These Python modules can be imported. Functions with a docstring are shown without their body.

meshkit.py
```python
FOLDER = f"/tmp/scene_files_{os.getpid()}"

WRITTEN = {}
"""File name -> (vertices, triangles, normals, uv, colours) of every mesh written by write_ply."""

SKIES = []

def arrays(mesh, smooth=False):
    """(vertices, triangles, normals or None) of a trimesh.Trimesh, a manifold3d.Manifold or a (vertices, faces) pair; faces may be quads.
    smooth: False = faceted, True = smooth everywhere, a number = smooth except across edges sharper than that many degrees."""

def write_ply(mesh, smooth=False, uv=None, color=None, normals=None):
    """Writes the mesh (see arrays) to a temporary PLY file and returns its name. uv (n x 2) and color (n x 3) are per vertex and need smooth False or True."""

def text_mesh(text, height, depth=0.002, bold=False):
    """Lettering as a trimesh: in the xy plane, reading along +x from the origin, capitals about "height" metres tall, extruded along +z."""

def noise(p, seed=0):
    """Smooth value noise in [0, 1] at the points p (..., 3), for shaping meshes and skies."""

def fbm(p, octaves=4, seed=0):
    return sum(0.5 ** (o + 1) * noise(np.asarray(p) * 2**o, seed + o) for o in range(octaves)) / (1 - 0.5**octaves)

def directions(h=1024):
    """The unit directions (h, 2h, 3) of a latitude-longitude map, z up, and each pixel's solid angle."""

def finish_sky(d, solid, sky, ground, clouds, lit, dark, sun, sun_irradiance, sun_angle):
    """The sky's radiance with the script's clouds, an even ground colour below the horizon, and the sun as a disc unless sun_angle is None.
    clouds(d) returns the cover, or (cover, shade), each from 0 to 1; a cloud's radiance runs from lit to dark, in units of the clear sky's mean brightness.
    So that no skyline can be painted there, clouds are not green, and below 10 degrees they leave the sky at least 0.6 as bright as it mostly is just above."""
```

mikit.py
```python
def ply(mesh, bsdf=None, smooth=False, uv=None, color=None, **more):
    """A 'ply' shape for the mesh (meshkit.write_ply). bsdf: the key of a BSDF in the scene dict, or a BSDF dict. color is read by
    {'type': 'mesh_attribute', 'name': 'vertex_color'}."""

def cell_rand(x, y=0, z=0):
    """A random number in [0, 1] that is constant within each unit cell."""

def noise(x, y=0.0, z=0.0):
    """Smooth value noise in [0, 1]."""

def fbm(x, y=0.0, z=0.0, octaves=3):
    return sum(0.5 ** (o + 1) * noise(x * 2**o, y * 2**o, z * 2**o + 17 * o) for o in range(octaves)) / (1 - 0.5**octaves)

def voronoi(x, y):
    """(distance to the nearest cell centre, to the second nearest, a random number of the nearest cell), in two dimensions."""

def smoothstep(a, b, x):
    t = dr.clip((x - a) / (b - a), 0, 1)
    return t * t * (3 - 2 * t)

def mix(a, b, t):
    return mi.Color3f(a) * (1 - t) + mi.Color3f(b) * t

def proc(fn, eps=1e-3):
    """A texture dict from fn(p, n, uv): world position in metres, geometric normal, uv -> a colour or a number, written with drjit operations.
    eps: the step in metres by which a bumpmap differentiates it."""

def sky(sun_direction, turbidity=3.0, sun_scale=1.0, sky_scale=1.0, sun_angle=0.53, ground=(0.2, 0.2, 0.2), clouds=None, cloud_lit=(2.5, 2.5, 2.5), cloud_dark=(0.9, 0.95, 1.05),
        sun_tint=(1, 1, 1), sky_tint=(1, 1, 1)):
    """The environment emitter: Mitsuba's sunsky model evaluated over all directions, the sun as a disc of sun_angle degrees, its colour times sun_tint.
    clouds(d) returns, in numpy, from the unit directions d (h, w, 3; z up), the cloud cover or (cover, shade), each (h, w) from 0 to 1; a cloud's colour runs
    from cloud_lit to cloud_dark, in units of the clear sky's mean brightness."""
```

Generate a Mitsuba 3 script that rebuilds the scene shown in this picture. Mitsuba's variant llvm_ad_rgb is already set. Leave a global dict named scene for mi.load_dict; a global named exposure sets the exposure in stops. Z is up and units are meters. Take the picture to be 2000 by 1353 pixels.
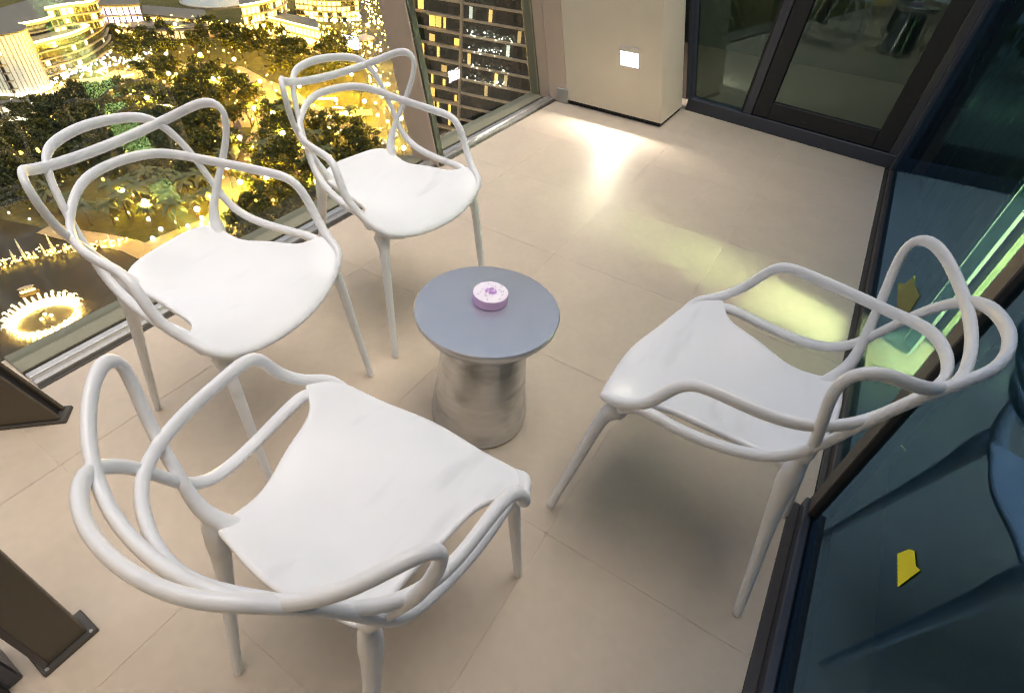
import math, random
import numpy as np, trimesh, mitsuba as mi, drjit as dr
import mikit, meshkit
from mikit import proc, noise, fbm, voronoi, smoothstep, mix, cell_rand
from scipy.interpolate import CubicSpline, RBFInterpolator
from shapely.geometry import Polygon, LineString, Point
T = mi.ScalarTransform4f

# ------------------------------------------------------------------ camera, sky, exposure
scene, labels = {'type': 'scene'}, {}
EYE = np.array([0.0, 0.0, 1.397])
FWD = np.array([-0.3842, 0.6371, -0.6683]); DOWN = np.array([0.4017, -0.5364, -0.7422])
scene['camera'] = {
    'type': 'perspective', 'fov': 2 * math.degrees(math.atan(1000 / 1061.18)), 'fov_axis': 'x',
    'near_clip': 0.05, 'far_clip': 3000.0,
    'principal_point_offset_x': 0.0361, 'principal_point_offset_y': 0.0098,
    'to_world': T().look_at(origin=EYE.tolist(), target=(EYE + FWD).tolist(), up=(-DOWN).tolist()),
}
exposure = 2.60
scene['sky'] = {'sampling_weight': 48.0, **mikit.sky((0.17, 0.06, 1.0), turbidity=4, sun_scale=0.345, sun_angle=42, sky_scale=0.60,
                         clouds=lambda d: 1.0, cloud_lit=(0.86, 1.0, 1.26), cloud_dark=(0.9, 0.9, 0.9), sun_tint=(0.92, 0.97, 1.09), ground=(0.06, 0.05, 0.035))}

# ------------------------------------------------------------------ helpers
def bsdf(key, d):
    scene['material_' + key] = d
    return key
def shaped(mesh, m, smooth=False): return mikit.ply(mesh, 'material_' + m, smooth=smooth)
def rgb(*c): return {'type': 'rgb', 'value': list(c)}
def pr(key, base, rough=0.5, metal=0.0, spec=0.5, **k):
    b = rgb(*base) if isinstance(base, (tuple, list)) else base
    r = rough if isinstance(rough, (int, float)) else rough
    return bsdf(key, {'type': 'twosided', 'bsdf': {'type': 'principled', 'base_color': b, 'roughness': r, 'metallic': metal, 'specular': spec, **k}})
def numbered(name):
    if name not in scene and name not in labels and not any(k.startswith(name + '__') for k in scene): return name
    i = 1
    while True:
        k = '%s_%03d' % (name, i)
        if k not in scene and k not in labels and not any(q.startswith(k + '__') for q in scene): return k
        i += 1
counters = {}
def uniq(name):
    i = counters.get(name, -1) + 1
    counters[name] = i
    return name if i == 0 else '%s_%03d' % (name, i)
def thing(name, label, cat, group=None, kind=None):
    k = uniq(name)
    labels[k] = {'label': label, 'category': cat}
    if group: labels[k]['group'] = group
    if kind: labels[k]['kind'] = kind
    return k
def structure(name, label=None):
    k = uniq(name); labels[k] = {'kind': 'structure'}
    if label: labels[k]['label'] = label
    return k
def put(key, mesh, m, smooth=False, glow=None, xf=None, shape=None, weight=0.01):
    d = dict(shape) if shape else shaped(mesh, m, smooth)
    if glow is not None: d['emitter'] = {'type': 'area', 'radiance': rgb(*glow), 'sampling_weight': weight}
    if xf is not None: d['to_world'] = xf
    scene[key] = d
    return key
def part(parent, name, mesh, m, **k):
    return put(uniq(parent + '__' + name), mesh, m, **k)
def box(x0, x1, y0, y1, z0, z1):
    b = trimesh.creation.box((x1 - x0, y1 - y0, z1 - z0)); b.apply_translation(((x0 + x1) / 2, (y0 + y1) / 2, (z0 + z1) / 2)); return b
def cbox(x0, x1, y0, y1, z0, z1, c=0.003):
    """box with chamfered edges"""
    P = []
    for sx in (0, 1):
        for sy in (0, 1):
            for sz in (0, 1):
                p = np.array([(x0, x1)[sx], (y0, y1)[sy], (z0, z1)[sz]]); s = np.array([1 - 2 * sx, 1 - 2 * sy, 1 - 2 * sz]) * c
                for a in range(3):
                    q = p + s; q[a] = p[a]; P.append(q)
    return trimesh.convex.convex_hull(np.array(P))
LEAN = math.tan(math.radians(15.0))
def lean(m, kx=-LEAN, ky=0.0):
    m = m.copy(); m.vertices = m.vertices + np.outer(m.vertices[:, 2], [kx, ky, 0]); return m
def cat(ms): return trimesh.util.concatenate(ms)
def tube(P, R, seg=16, cap=True, squash=None):
    """swept round tube along the points P with radii R, domed ends"""
    P = np.asarray(P, float); R = np.broadcast_to(R, (len(P),)).astype(float)
    if cap:
        a, b = P[0] - P[1], P[-1] - P[-2]; a /= np.linalg.norm(a); b /= np.linalg.norm(b)
        th = np.radians([85, 60, 30])
        P = np.vstack([[P[0] + a * R[0] * math.sin(t) for t in th], P, [P[-1] + b * R[-1] * math.sin(t) for t in th[::-1]]])
        R = np.r_[[R[0] * math.cos(t) for t in th], R, [R[-1] * math.cos(t) for t in th[::-1]]]
    t = np.gradient(P, axis=0); t /= np.linalg.norm(t, axis=1, keepdims=True) + 1e-12
    n = np.cross(t[0], [0.3, 0.2, 0.9]); n /= np.linalg.norm(n)
    V = []
    ang = np.arange(seg) * 2 * math.pi / seg
    for i in range(len(P)):
        n = n - t[i] * np.dot(n, t[i]); n /= np.linalg.norm(n); b = np.cross(t[i], n)
        V.append(P[i] + R[i] * (np.cos(ang)[:, None] * n + np.sin(ang)[:, None] * b))
    V = np.vstack(V); F = []
    for i in range(len(P) - 1):
        for j in range(seg):
            a, b, c, d = i * seg + j, i * seg + (j + 1) % seg, (i + 1) * seg + (j + 1) % seg, (i + 1) * seg + j
            F += [(a, b, c), (a, c, d)]
    n0, n1 = len(V), len(V) + 1
    V = np.vstack([V, P[0], P[-1]]); k = (len(P) - 1) * seg
    for j in range(seg):
        F += [(n0, (j + 1) % seg, j), (n1, k + j, k + (j + 1) % seg)]
    return trimesh.Trimesh(V, F, process=False)
def spline(pts, n):
    pts = np.asarray(pts, float); t = np.r_[0, np.cumsum(np.linalg.norm(np.diff(pts, axis=0), axis=1) ** 0.5)]
    return CubicSpline(t, pts, bc_type='natural')(np.linspace(0, t[-1], n))
def lathe(prof, seg=64):
    prof = np.asarray(prof, float); ang = np.arange(seg) * 2 * math.pi / seg
    V = np.vstack([[(r * math.cos(a), r * math.sin(a), z) for a in ang] for r, z in prof]); F = []
    for i in range(len(prof) - 1):
        for j in range(seg):
            a, b, c, d = i * seg + j, i * seg + (j + 1) % seg, (i + 1) * seg + (j + 1) % seg, (i + 1) * seg + j
            F += [(a, b, c), (a, c, d)]
    return trimesh.Trimesh(V, F, process=False)
def extrude(poly, z0, z1):
    m = trimesh.creation.extrude_polygon(poly, z1 - z0, engine='earcut'); m.apply_translation((0, 0, z0)); return m
def at(x, y, z, deg=0, s=1.0): return T().translate([float(x), float(y), float(z)]).rotate([0, 0, 1], float(deg)).scale([float(s)] * 3)

# ------------------------------------------------------------------ materials
def tile_col(p, n, uv):
    a = fbm(p.x * 3, p.y * 3, 0.0, 4); b = noise(p.x * 60, p.y * 60, 0); c = fbm(p.x * 14 + 3, p.y * 14, 5.0, 3)
    k = 0.93 + 0.08 * a + 0.04 * (b - 0.5) + 0.05 * (c - 0.5)
    return mi.Color3f(0.50, 0.424, 0.337) * k * (0.985 + 0.03 * cell_rand((p.x + 4.664) / 0.638, (p.y + 3.045) / 0.638, 2))
def tile_rough(p, n, uv): return 0.34 + 0.15 * fbm(p.x * 5, p.y * 5, 2.0, 3)
pr('tile', proc(tile_col), rough=proc(tile_rough), spec=0.36)
pr('grout', (0.60, 0.51, 0.41), rough=0.9, spec=0.2)
def plastic_col(p, n, uv):
    a = fbm(p.x * 9, p.y * 9, p.z * 9, 3); s = smoothstep(0.60, 0.80, fbm(p.x * 21, p.y * 5 + 9, p.z * 11, 3))
    return mi.Color3f(0.745, 0.76, 0.785) * (0.965 + 0.05 * a) * (1 - 0.10 * s)
def plastic_rough(p, n, uv): return 0.25 + 0.20 * fbm(p.x * 7, p.y * 7, p.z * 7, 3)
pr('plastic', proc(plastic_col), rough=proc(plastic_rough), spec=0.5)
pr('foot_rubber', (0.10, 0.09, 0.08), rough=0.7)
pr('dark_frame', (0.042, 0.047, 0.064), rough=0.38, spec=0.5)
pr('black_gap', (0.012, 0.012, 0.014), rough=0.6)
pr('bronze_frame', (0.050, 0.044, 0.043), rough=0.45, metal=0.2)
pr('brown_plate', (0.075, 0.062, 0.042), rough=0.5)
pr('mullion_paint', (0.64, 0.50, 0.40), rough=0.35, metal=0.1)
pr('alu', (0.50, 0.49, 0.47), rough=0.32, metal=0.75)
pr('alu_bright', (0.82, 0.82, 0.82), rough=0.22, metal=0.9)
pr('alu_dark', (0.085, 0.08, 0.072), rough=0.45, metal=0.5)
pr('ledge', (0.20, 0.19, 0.13), rough=0.5)
def wall_col(p, n, uv): return mi.Color3f(0.72, 0.63, 0.49) * (0.95 + 0.1 * fbm(p.x * 6, p.y * 6, p.z * 6, 4))
pr('plaster', proc(wall_col), rough=0.75, spec=0.3)
bsdf('facade_glass', {'type': 'thindielectric', 'int_ior': 1.5, 'specular_transmittance': rgb(0.93, 0.95, 0.90)})
bsdf('door_glass', {'type': 'thindielectric', 'int_ior': 2.0, 'specular_transmittance': rgb(0.40, 0.55, 0.42), 'specular_reflectance': rgb(0.25, 0.48, 0.76)})
bsdf('back_glass', {'type': 'thindielectric', 'int_ior': 2.0, 'specular_transmittance': rgb(0.30, 0.40, 0.34), 'specular_reflectance': rgb(0.31, 0.44, 0.41)})
def brushed(p, n, uv): return 0.26 + 0.12 * fbm(p.x * 40, p.y * 40, 1.0, 3)
pr('brushed_top', (0.62, 0.645, 0.70), rough=proc(brushed), metal=0.85)
def nickel(p, n, uv):
    r = fbm(p.z * 55, p.x * 6, p.y * 6, 3); s = smoothstep(0.45, 0.8, fbm(p.x * 12, p.y * 12, p.z * 20, 3))
    return mi.Color3f(0.64, 0.66, 0.68) * (0.80 + 0.25 * r) * (1 - 0.25 * s)
def nickel_rough(p, n, uv): return 0.12 + 0.20 * fbm(p.z * 40, p.x * 9, p.y * 9, 3)
pr('nickel', proc(nickel), rough=proc(nickel_rough), metal=1.0)
pr('soap_side', (0.62, 0.42, 0.70), rough=0.6)
pr('soap_top', (0.80, 0.74, 0.84), rough=0.55)
pr('petal', (0.48, 0.26, 0.62), rough=0.6); pr('seed', (0.22, 0.20, 0.12), rough=0.7)
pr('paper_yellow', (0.88, 0.80, 0.02), rough=0.6); pr('paper_dull', (0.10, 0.10, 0.016), rough=0.6)
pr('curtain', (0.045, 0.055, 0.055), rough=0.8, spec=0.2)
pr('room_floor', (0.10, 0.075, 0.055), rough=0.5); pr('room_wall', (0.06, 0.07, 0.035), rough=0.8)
pr('plate', (0.66, 0.60, 0.52), rough=0.4); pr('lamp_white', (0.88, 0.88, 0.88), rough=0.6); pr('lamp_body', (0.5, 0.5, 0.5), rough=0.4)

# ------------------------------------------------------------------ balcony floor: single tiles on grout
fl = structure('floor')
part(fl, 'screed', cat([box(-2.06, 0.405, 0.2, 4.75, -0.30, -0.0017), box(-1.76, 0.405, -2.2, 0.1998, -0.30, -0.0017)]), 'grout')
PITCH, GX, GY = 0.638, -0.836, 0.145
ox, oy = GX - 6 * PITCH, GY - 5 * PITCH
for i in range(12):
    for j in range(13):
        x0, y0 = ox + i * PITCH, oy + j * PITCH
        x1, y1 = x0 + PITCH, y0 + PITCH
        a, b, c, d = max(x0, -1.822), min(x1, 0.352 if y1 < 1.30 else 0.41), max(y0, -2.2), min(y1, 4.6)
        if y0 < 0.0: a = max(x0, -1.755)
        if b - a < 0.02 or d - c < 0.02: continue
        g = 0.0006
        part(fl, 'tile', cbox(a + g, b - g, c + g, d - g, -0.0016, 0.0, 0.0005), 'tile')

# ------------------------------------------------------------------ leaning glazed facade on the left
def facade_bay(y0, y1, label):
    t = thing('facade_window', label, 'window')
    part(t, 'pane', lean(trimesh.Trimesh([(-2.0, y0, 0.0), (-2.0, y1, 0.0), (-2.0, y1, 2.9), (-2.0, y0, 2.9)], [(0, 1, 2), (0, 2, 3)], process=False)), 'facade_glass')
    part(t, 'ledge', cbox(-2.06, -1.936, y0, y1, -0.05, 0.012, 0.002), 'ledge')
    part(t, 'gasket', box(-1.9345, -1.9075, y0, y1, -0.05, 0.004), 'black_gap')
    part(t, 'track', cbox(-1.907, -1.874, y0, y1, -0.05, 0.020, 0.002), 'alu')
    part(t, 'track', cbox(-1.8735, -1.869, y0, y1, -0.05, 0.026, 0.001), 'alu_bright')
    part(t, 'track', cbox(-1.8685, -1.840, y0, y1, -0.05, 0.016, 0.002), 'alu')
    part(t, 'gasket', box(-1.8395, -1.8225, y0, y1, -0.05, 0.002), 'alu_dark')
    return t
facade_bay(0.262, 2.470, 'large leaning window pane overlooking the park, left of the slim mullion')
facade_bay(2.545, 3.985, 'leaning window pane facing the dark tower, between mullion and pilaster')
def bay2():
    t = thing('facade_window', 'leaning window pane beyond the corner mullion, left of the picture', 'window')
    a, b = np.array([-1.775, 0.12, 0]), np.array([-1.33, -0.80, 0]); n = np.array([-0.9, -0.435, 0]) * LEAN * 2.9
    part(t, 'pane', trimesh.Trimesh([a, b, b + n + [0, 0, 2.9], a + n + [0, 0, 2.9]], [(0, 1, 2), (0, 2, 3)], process=False), 'facade_glass')
bay2()
t = thing('window_mullion', 'slim pinkish bronze mullion leaning between the two window panes', 'mullion')
part(t, 'fin', lean(cbox(-2.01, -1.822, 2.472, 2.530, 0.0, 2.9, 0.004)), 'mullion_paint')
part(t, 'gasket', lean(box(-1.99, -1.83, 2.530, 2.543, 0.0, 2.9)), 'black_gap')
part(t, 'cap', lean(cbox(-1.8215, -1.806, 2.478, 2.524, 0.0, 2.9, 0.003)), 'alu_dark')
t = thing('end_mullion', 'broad beige metal column beside the plastered pilaster', 'mullion')
part(t, 'fin', lean(cbox(-1.875, -1.722, 3.985, 4.20, 0.0, 2.9, 0.006)), 'mullion_paint')
part(t, 'fin', lean(cbox(-1.975, -1.8755, 4.005, 4.20, 0.0, 2.9, 0.006)), 'mullion_paint')
part(t, 'foot', lean(cbox(-1.80, -1.715, 3.972, 4.05, 0.0, 0.10, 0.004)), 'alu')
part(t, 'flange', lean(cbox(-2.05, -1.9755, 3.99, 4.10, 0.0, 2.9, 0.004)), 'ledge')
# corner mullion, plate turned 45 degrees, leaning away along the corner
t = thing('corner_mullion', 'dark bronze grooved corner mullion at the left image edge, near the bottom window end', 'mullion')
def diag(u0, u1, w0, w1, z0, z1, c=0.003):
    m = cbox(u0, u1, w0, w1, z0, z1, c)
    a = math.radians(225); R = np.array([[math.cos(a), -math.sin(a), 0], [math.sin(a), math.cos(a), 0], [0, 0, 1]])
    m.vertices = m.vertices @ R.T + np.array([-1.646, 0.252, 0]); return lean(m, -LEAN, -LEAN)
part(t, 'plate', diag(0.0, 0.175, -0.026, -0.013, 0.012, 2.9), 'brown_plate')
part(t, 'plate', diag(0.0, 0.175, 0.013, 0.026, 0.012, 2.9), 'brown_plate')
part(t, 'groove', diag(0.014, 0.165, -0.0128, 0.0128, 0.012, 2.9, 0.001), 'black_gap')
part(t, 'shoe', diag(-0.012, 0.185, -0.034, 0.034, 0.0, 0.0118, 0.002), 'alu_dark')
# plain bronze post nearer the camera
t = thing('side_post', 'flat dark bronze post with metal shoe at lower left, nearest the camera', 'post')
part(t, 'plate', cbox(-1.01, -0.957, -0.152, -0.056, 0.014, 2.6, 0.003), 'brown_plate')
part(t, 'shoe', cbox(-1.02, -0.944, -0.160, -0.040, 0.0, 0.0138, 0.002), 'alu_dark')
for y in (-0.148, -0.052): part(t, 'screw', trimesh.creation.cylinder(0.004, 0.003, sections=10).apply_translation((-0.950, y, 0.0152)), 'alu')
part(t, 'cover_strip', cbox(-0.9565, -0.9545, -0.151, -0.139, 0.016, 2.6, 0.0008), 'bronze_frame')
t = thing('side_door_frame', 'dark grey frame profile at the bottom left image corner', 'door frame')
part(t, 'stile', cbox(-1.08, -0.985, -0.32, -0.185, 0.0, 2.6, 0.004), 'dark_frame')
part(t, 'bead', cbox(-0.9845, -0.965, -0.32, -0.215, 0.0, 2.6, 0.003), 'black_gap')

# ------------------------------------------------------------------ pilaster with the step light
t = thing('pilaster', 'beige plastered pilaster holding the square step light', 'pillar')
LX0, LX1, LZ0, LZ1 = -1.285, -1.150, 0.338, 0.465      # light opening before the lean
def lw(x0, x1, y0, y1, z0, z1): return lean(box(x0, x1, y0, y1, z0, z1))
body = [lw(-1.7195, LX0, 3.985, 4.45, 0.03, 2.9), lw(LX1, -0.983, 3.985, 4.45, 0.03, 2.9), lw(LX0, LX1, 3.985, 4.45, 0.03, LZ0), lw(LX0, LX1, 3.985, 4.45, LZ1, 2.9), lw(LX0, LX1, 4.05, 4.45, LZ0, LZ1)]
part(t, 'body', cat(body), 'plaster')
part(t, 'shadow_gap', box(-1.71, -1.0, 4.005, 4.45, 0.0, 0.0298), 'black_gap')
t = thing('wall_light', 'small square lit step light recessed in the pilaster', 'light')
part(t, 'faceplate', lean(cbox(LX0 + 0.001, LX1 - 0.001, 3.982, 3.992, 0.427, LZ1 - 0.001, 0.002)), 'plate')
part(t, 'housing', cat([lean(box(LX0 + 0.001, LX0 + 0.004, 3.984, 4.049, LZ0, 0.4268)), lean(box(LX1 - 0.004, LX1 - 0.001, 3.984, 4.049, LZ0, 0.4268)), lean(box(LX0 + 0.0042, LX1 - 0.0042, 3.984, 4.049, LZ0 + 0.001, LZ0 + 0.006))]), 'lamp_white')
lens = lean(trimesh.Trimesh([(LX0 + 0.006, 4.047, 0.390), (LX1 - 0.006, 4.047, 0.390), (LX1 - 0.006, 4.033, 0.404), (LX0 + 0.006, 4.033, 0.404)], [(0, 2, 1), (0, 3, 2)], process=False))
if lens.face_normals[0][1] > 0: lens.invert()
part(t, 'reflector', cat([lean(box(LX0 + 0.0045, LX1 - 0.0045, 4.0475, 4.0495, LZ0 + 0.0062, 0.4267)), lean(box(LX0 + 0.0045, LX1 - 0.0045, 3.993, 4.047, 0.4235, 0.4266))]), 'lamp_white')
part(t, 'lens', lens, 'lamp_body', glow=(130, 119, 101), weight=8.0)
lens = lean(trimesh.Trimesh([(LX0 + 0.006, 4.046, 0.418), (LX1 - 0.006, 4.046, 0.418), (LX1 - 0.006, 4.026, 0.408), (LX0 + 0.006, 4.026, 0.408)], [(0, 1, 2), (0, 2, 3)], process=False))
if lens.face_normals[0][2] > 0: lens.invert()
part(t, 'lens', lens, 'lamp_body', glow=(900, 825, 700), weight=22.0)

# ------------------------------------------------------------------ back wall: dark door, turned 7 degrees
E0 = np.array([-0.951, 4.49, 0.0]); EA = math.atan2(-0.173, 1.371)
def bw(m, k=0.0):
    """u along the wall, v out of the balcony, z; k leans it with the pilaster"""
    m = m.copy(); 
    if k: m.vertices = m.vertices + np.outer(m.vertices[:, 2], [k, 0, 0])
    c, s = math.cos(EA), math.sin(EA); m.vertices = m.vertices @ np.array([[c, -s, 0], [s, c, 0], [0, 0, 1]]).T + E0; return m
t = thing('balcony_door', 'dark framed glass door beside a fixed pane at the back wall', 'door')
part(t, 'sill', bw(cbox(-0.02, 1.405, 0.0, 0.12, -0.02, 0.085, 0.003)), 'dark_frame')
part(t, 'jamb', bw(cbox(-0.012, 0.022, -0.012, 0.10, 0.0852, 2.6, 0.003), -0.285), 'dark_frame')
part(t, 'post', bw(cbox(0.392, 0.452, 0.012, 0.11, 0.0852, 2.6, 0.003)), 'dark_frame')
part(t, 'gasket', bw(box(0.372, 0.3915, 0.03, 0.10, 0.0852, 2.6)), 'black_gap')
pg = trimesh.Trimesh([(0.010, 0.05, 0.086), (0.372, 0.05, 0.086), (0.372, 0.05, 2.6), (-0.70, 0.05, 2.6)], [(0, 1, 2), (0, 2, 3)], process=False)
part(t, 'pane', bw(pg), 'back_glass')
leaf = part(t, 'leaf', bw(cat([cbox(0.455, 0.563, 0.02, 0.07, 0.088, 2.6, 0.003), cbox(1.240, 1.345, 0.02, 0.07, 0.088, 2.6, 0.003), cbox(0.5632, 1.2398, 0.02, 0.07, 0.088, 0.195, 0.003)])), 'black_gap')
part(leaf, 'pane', bw(trimesh.Trimesh([(0.563, 0.045, 0.195), (1.24, 0.045, 0.195), (1.24, 0.045, 2.6), (0.563, 0.045, 2.6)], [(0, 1, 2), (0, 2, 3)], process=False)), 'back_glass')
part(t, 'jamb', bw(cbox(1.348, 1.404, 0.005, 0.11, 0.0852, 2.6, 0.003)), 'dark_frame')
t = thing('corner_post', 'dark blue grey metal post in the far right corner', 'post')
part(t, 'shaft', bw(cbox(1.414, 1.498, -0.02, 0.11, 0.0, 2.6, 0.004)), 'dark_frame')
part(t, 'bead', bw(cbox(1.4985, 1.52, -0.005, 0.11, 0.0, 2.6, 0.004)), 'black_gap')

t = thing('end_wall', 'plain plastered wall closing the balcony behind the viewer', 'wall')
part(t, 'wall', cbox(-1.6, 0.34, -1.25, -1.1, 0.0, 2.9, 0.004), 'plaster')

# ------------------------------------------------------------------ right side: two sliding glass doors
t = thing('sliding_door', 'far sliding glass door with green light behind, beside the corner post', 'door')
part(t, 'track', cbox(0.4115, 0.4285, 1.385, 4.28, -0.02, 0.006, 0.001), 'alu_dark')
part(t, 'rail', cbox(0.429, 0.470, 1.385, 4.28, -0.02, 0.045, 0.003), 'bronze_frame')
part(t, 'stile', cbox(0.425, 0.470, 1.318, 1.384, -0.02, 2.6, 0.003), 'bronze_frame')
part(t, 'stile', cbox(0.425, 0.470, 4.17, 4.28, 0.0455, 2.6, 0.003), 'dark_frame')
part(t, 'pane', trimesh.Trimesh([(0.446, 1.384, 0.045), (0.446, 4.17, 0.045), (0.446, 4.17, 2.6), (0.446, 1.384, 2.6)], [(0, 1, 2), (0, 2, 3)], process=False), 'door_glass')
t = thing('sliding_door', 'near sliding glass door with the bright yellow note, at the bottom right', 'door')
part(t, 'track', cbox(0.353, 0.3785, -2.0, 1.30, -0.02, 0.006, 0.001), 'bronze_frame')
part(t, 'rail', cbox(0.379, 0.4005, -2.0, 1.30, -0.02, 0.050, 0.003), 'dark_frame')
part(t, 'stile', cbox(0.388, 0.4155, 1.232, 1.300, 0.0505, 2.6, 0.003), 'bronze_frame')
part(t, 'rail_back', box(0.401, 0.423, -2.0, 1.30, -0.02, 0.045), 'black_gap')
part(t, 'pane', trimesh.Trimesh([(0.402, -2.0, 0.045), (0.402, 1.232, 0.045), (0.402, 1.232, 2.6), (0.402, -2.0, 2.6)], [(0, 1, 2), (0, 2, 3)], process=False), 'door_glass')
def note(pts, xx, m, label):
    p = Polygon(pts); e = trimesh.creation.extrude_polygon(p, 0.0006, engine='earcut'); v = e.vertices.copy()
    e.vertices = np.c_[xx - v[:, 2], v[:, 0], v[:, 1]]; e.invert()
    k = thing('sticky_note', label, 'note'); put(k, e, m)
note([(0.8157, 0.5192), (0.8037, 0.5553), (0.7908, 0.5708), (0.7554, 0.5772), (0.7397, 0.5904), (0.7406, 0.5600), (0.7404, 0.5282)], 0.4005, 'paper_yellow', 'bright yellow torn paper note stuck on the near sliding door')
note([(2.2580, 0.2880), (2.1630, 0.3386), (2.1333, 0.3776), (2.1156, 0.4025), (2.0525, 0.4008), (1.9071, 0.4424), (1.8900, 0.3840), (1.9895, 0.3058)], 0.4445, 'paper_dull', 'dull olive torn paper note stuck on the far sliding door')

# dark room behind the glass: floor, curtain with a gap, tall green lamp whose light falls through the gap
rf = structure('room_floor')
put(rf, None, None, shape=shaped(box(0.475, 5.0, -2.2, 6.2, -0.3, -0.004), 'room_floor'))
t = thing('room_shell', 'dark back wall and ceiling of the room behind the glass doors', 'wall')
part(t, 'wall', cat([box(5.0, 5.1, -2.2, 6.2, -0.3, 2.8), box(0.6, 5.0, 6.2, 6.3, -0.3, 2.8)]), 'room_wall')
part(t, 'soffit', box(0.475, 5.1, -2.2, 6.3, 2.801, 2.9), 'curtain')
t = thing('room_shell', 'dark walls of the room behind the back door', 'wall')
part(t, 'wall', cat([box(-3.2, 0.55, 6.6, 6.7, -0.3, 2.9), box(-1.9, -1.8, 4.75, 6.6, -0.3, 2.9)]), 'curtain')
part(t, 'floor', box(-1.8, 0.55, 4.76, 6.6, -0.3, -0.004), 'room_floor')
t = thing('partition', 'pale return wall lit green inside the room beside the curtain gap', 'wall')
part(t, 'wall', box(0.70, 1.9, 2.42, 2.50, -0.003, 2.8), 'room_wall')
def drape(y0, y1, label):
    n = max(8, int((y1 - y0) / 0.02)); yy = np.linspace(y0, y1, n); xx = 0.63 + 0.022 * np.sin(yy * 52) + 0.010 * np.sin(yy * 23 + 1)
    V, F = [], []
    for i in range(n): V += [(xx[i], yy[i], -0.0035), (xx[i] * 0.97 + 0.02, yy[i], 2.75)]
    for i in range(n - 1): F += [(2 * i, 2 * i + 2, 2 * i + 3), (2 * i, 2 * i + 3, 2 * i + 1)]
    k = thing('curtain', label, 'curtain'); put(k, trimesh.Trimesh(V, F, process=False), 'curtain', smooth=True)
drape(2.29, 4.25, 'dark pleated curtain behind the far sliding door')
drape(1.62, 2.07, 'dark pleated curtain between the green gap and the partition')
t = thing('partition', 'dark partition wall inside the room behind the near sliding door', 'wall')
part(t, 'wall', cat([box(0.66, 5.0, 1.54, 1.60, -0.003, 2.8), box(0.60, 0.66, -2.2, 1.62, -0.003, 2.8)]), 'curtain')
t = thing('floor_lamp', 'tall green glowing column lamp inside the dark room', 'lamp')
put(uniq(t + '__tube'), box(1.20, 1.32, 1.90, 2.08, 0.12, 2.40), 'lamp_body', glow=(62, 68, 38))
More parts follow.
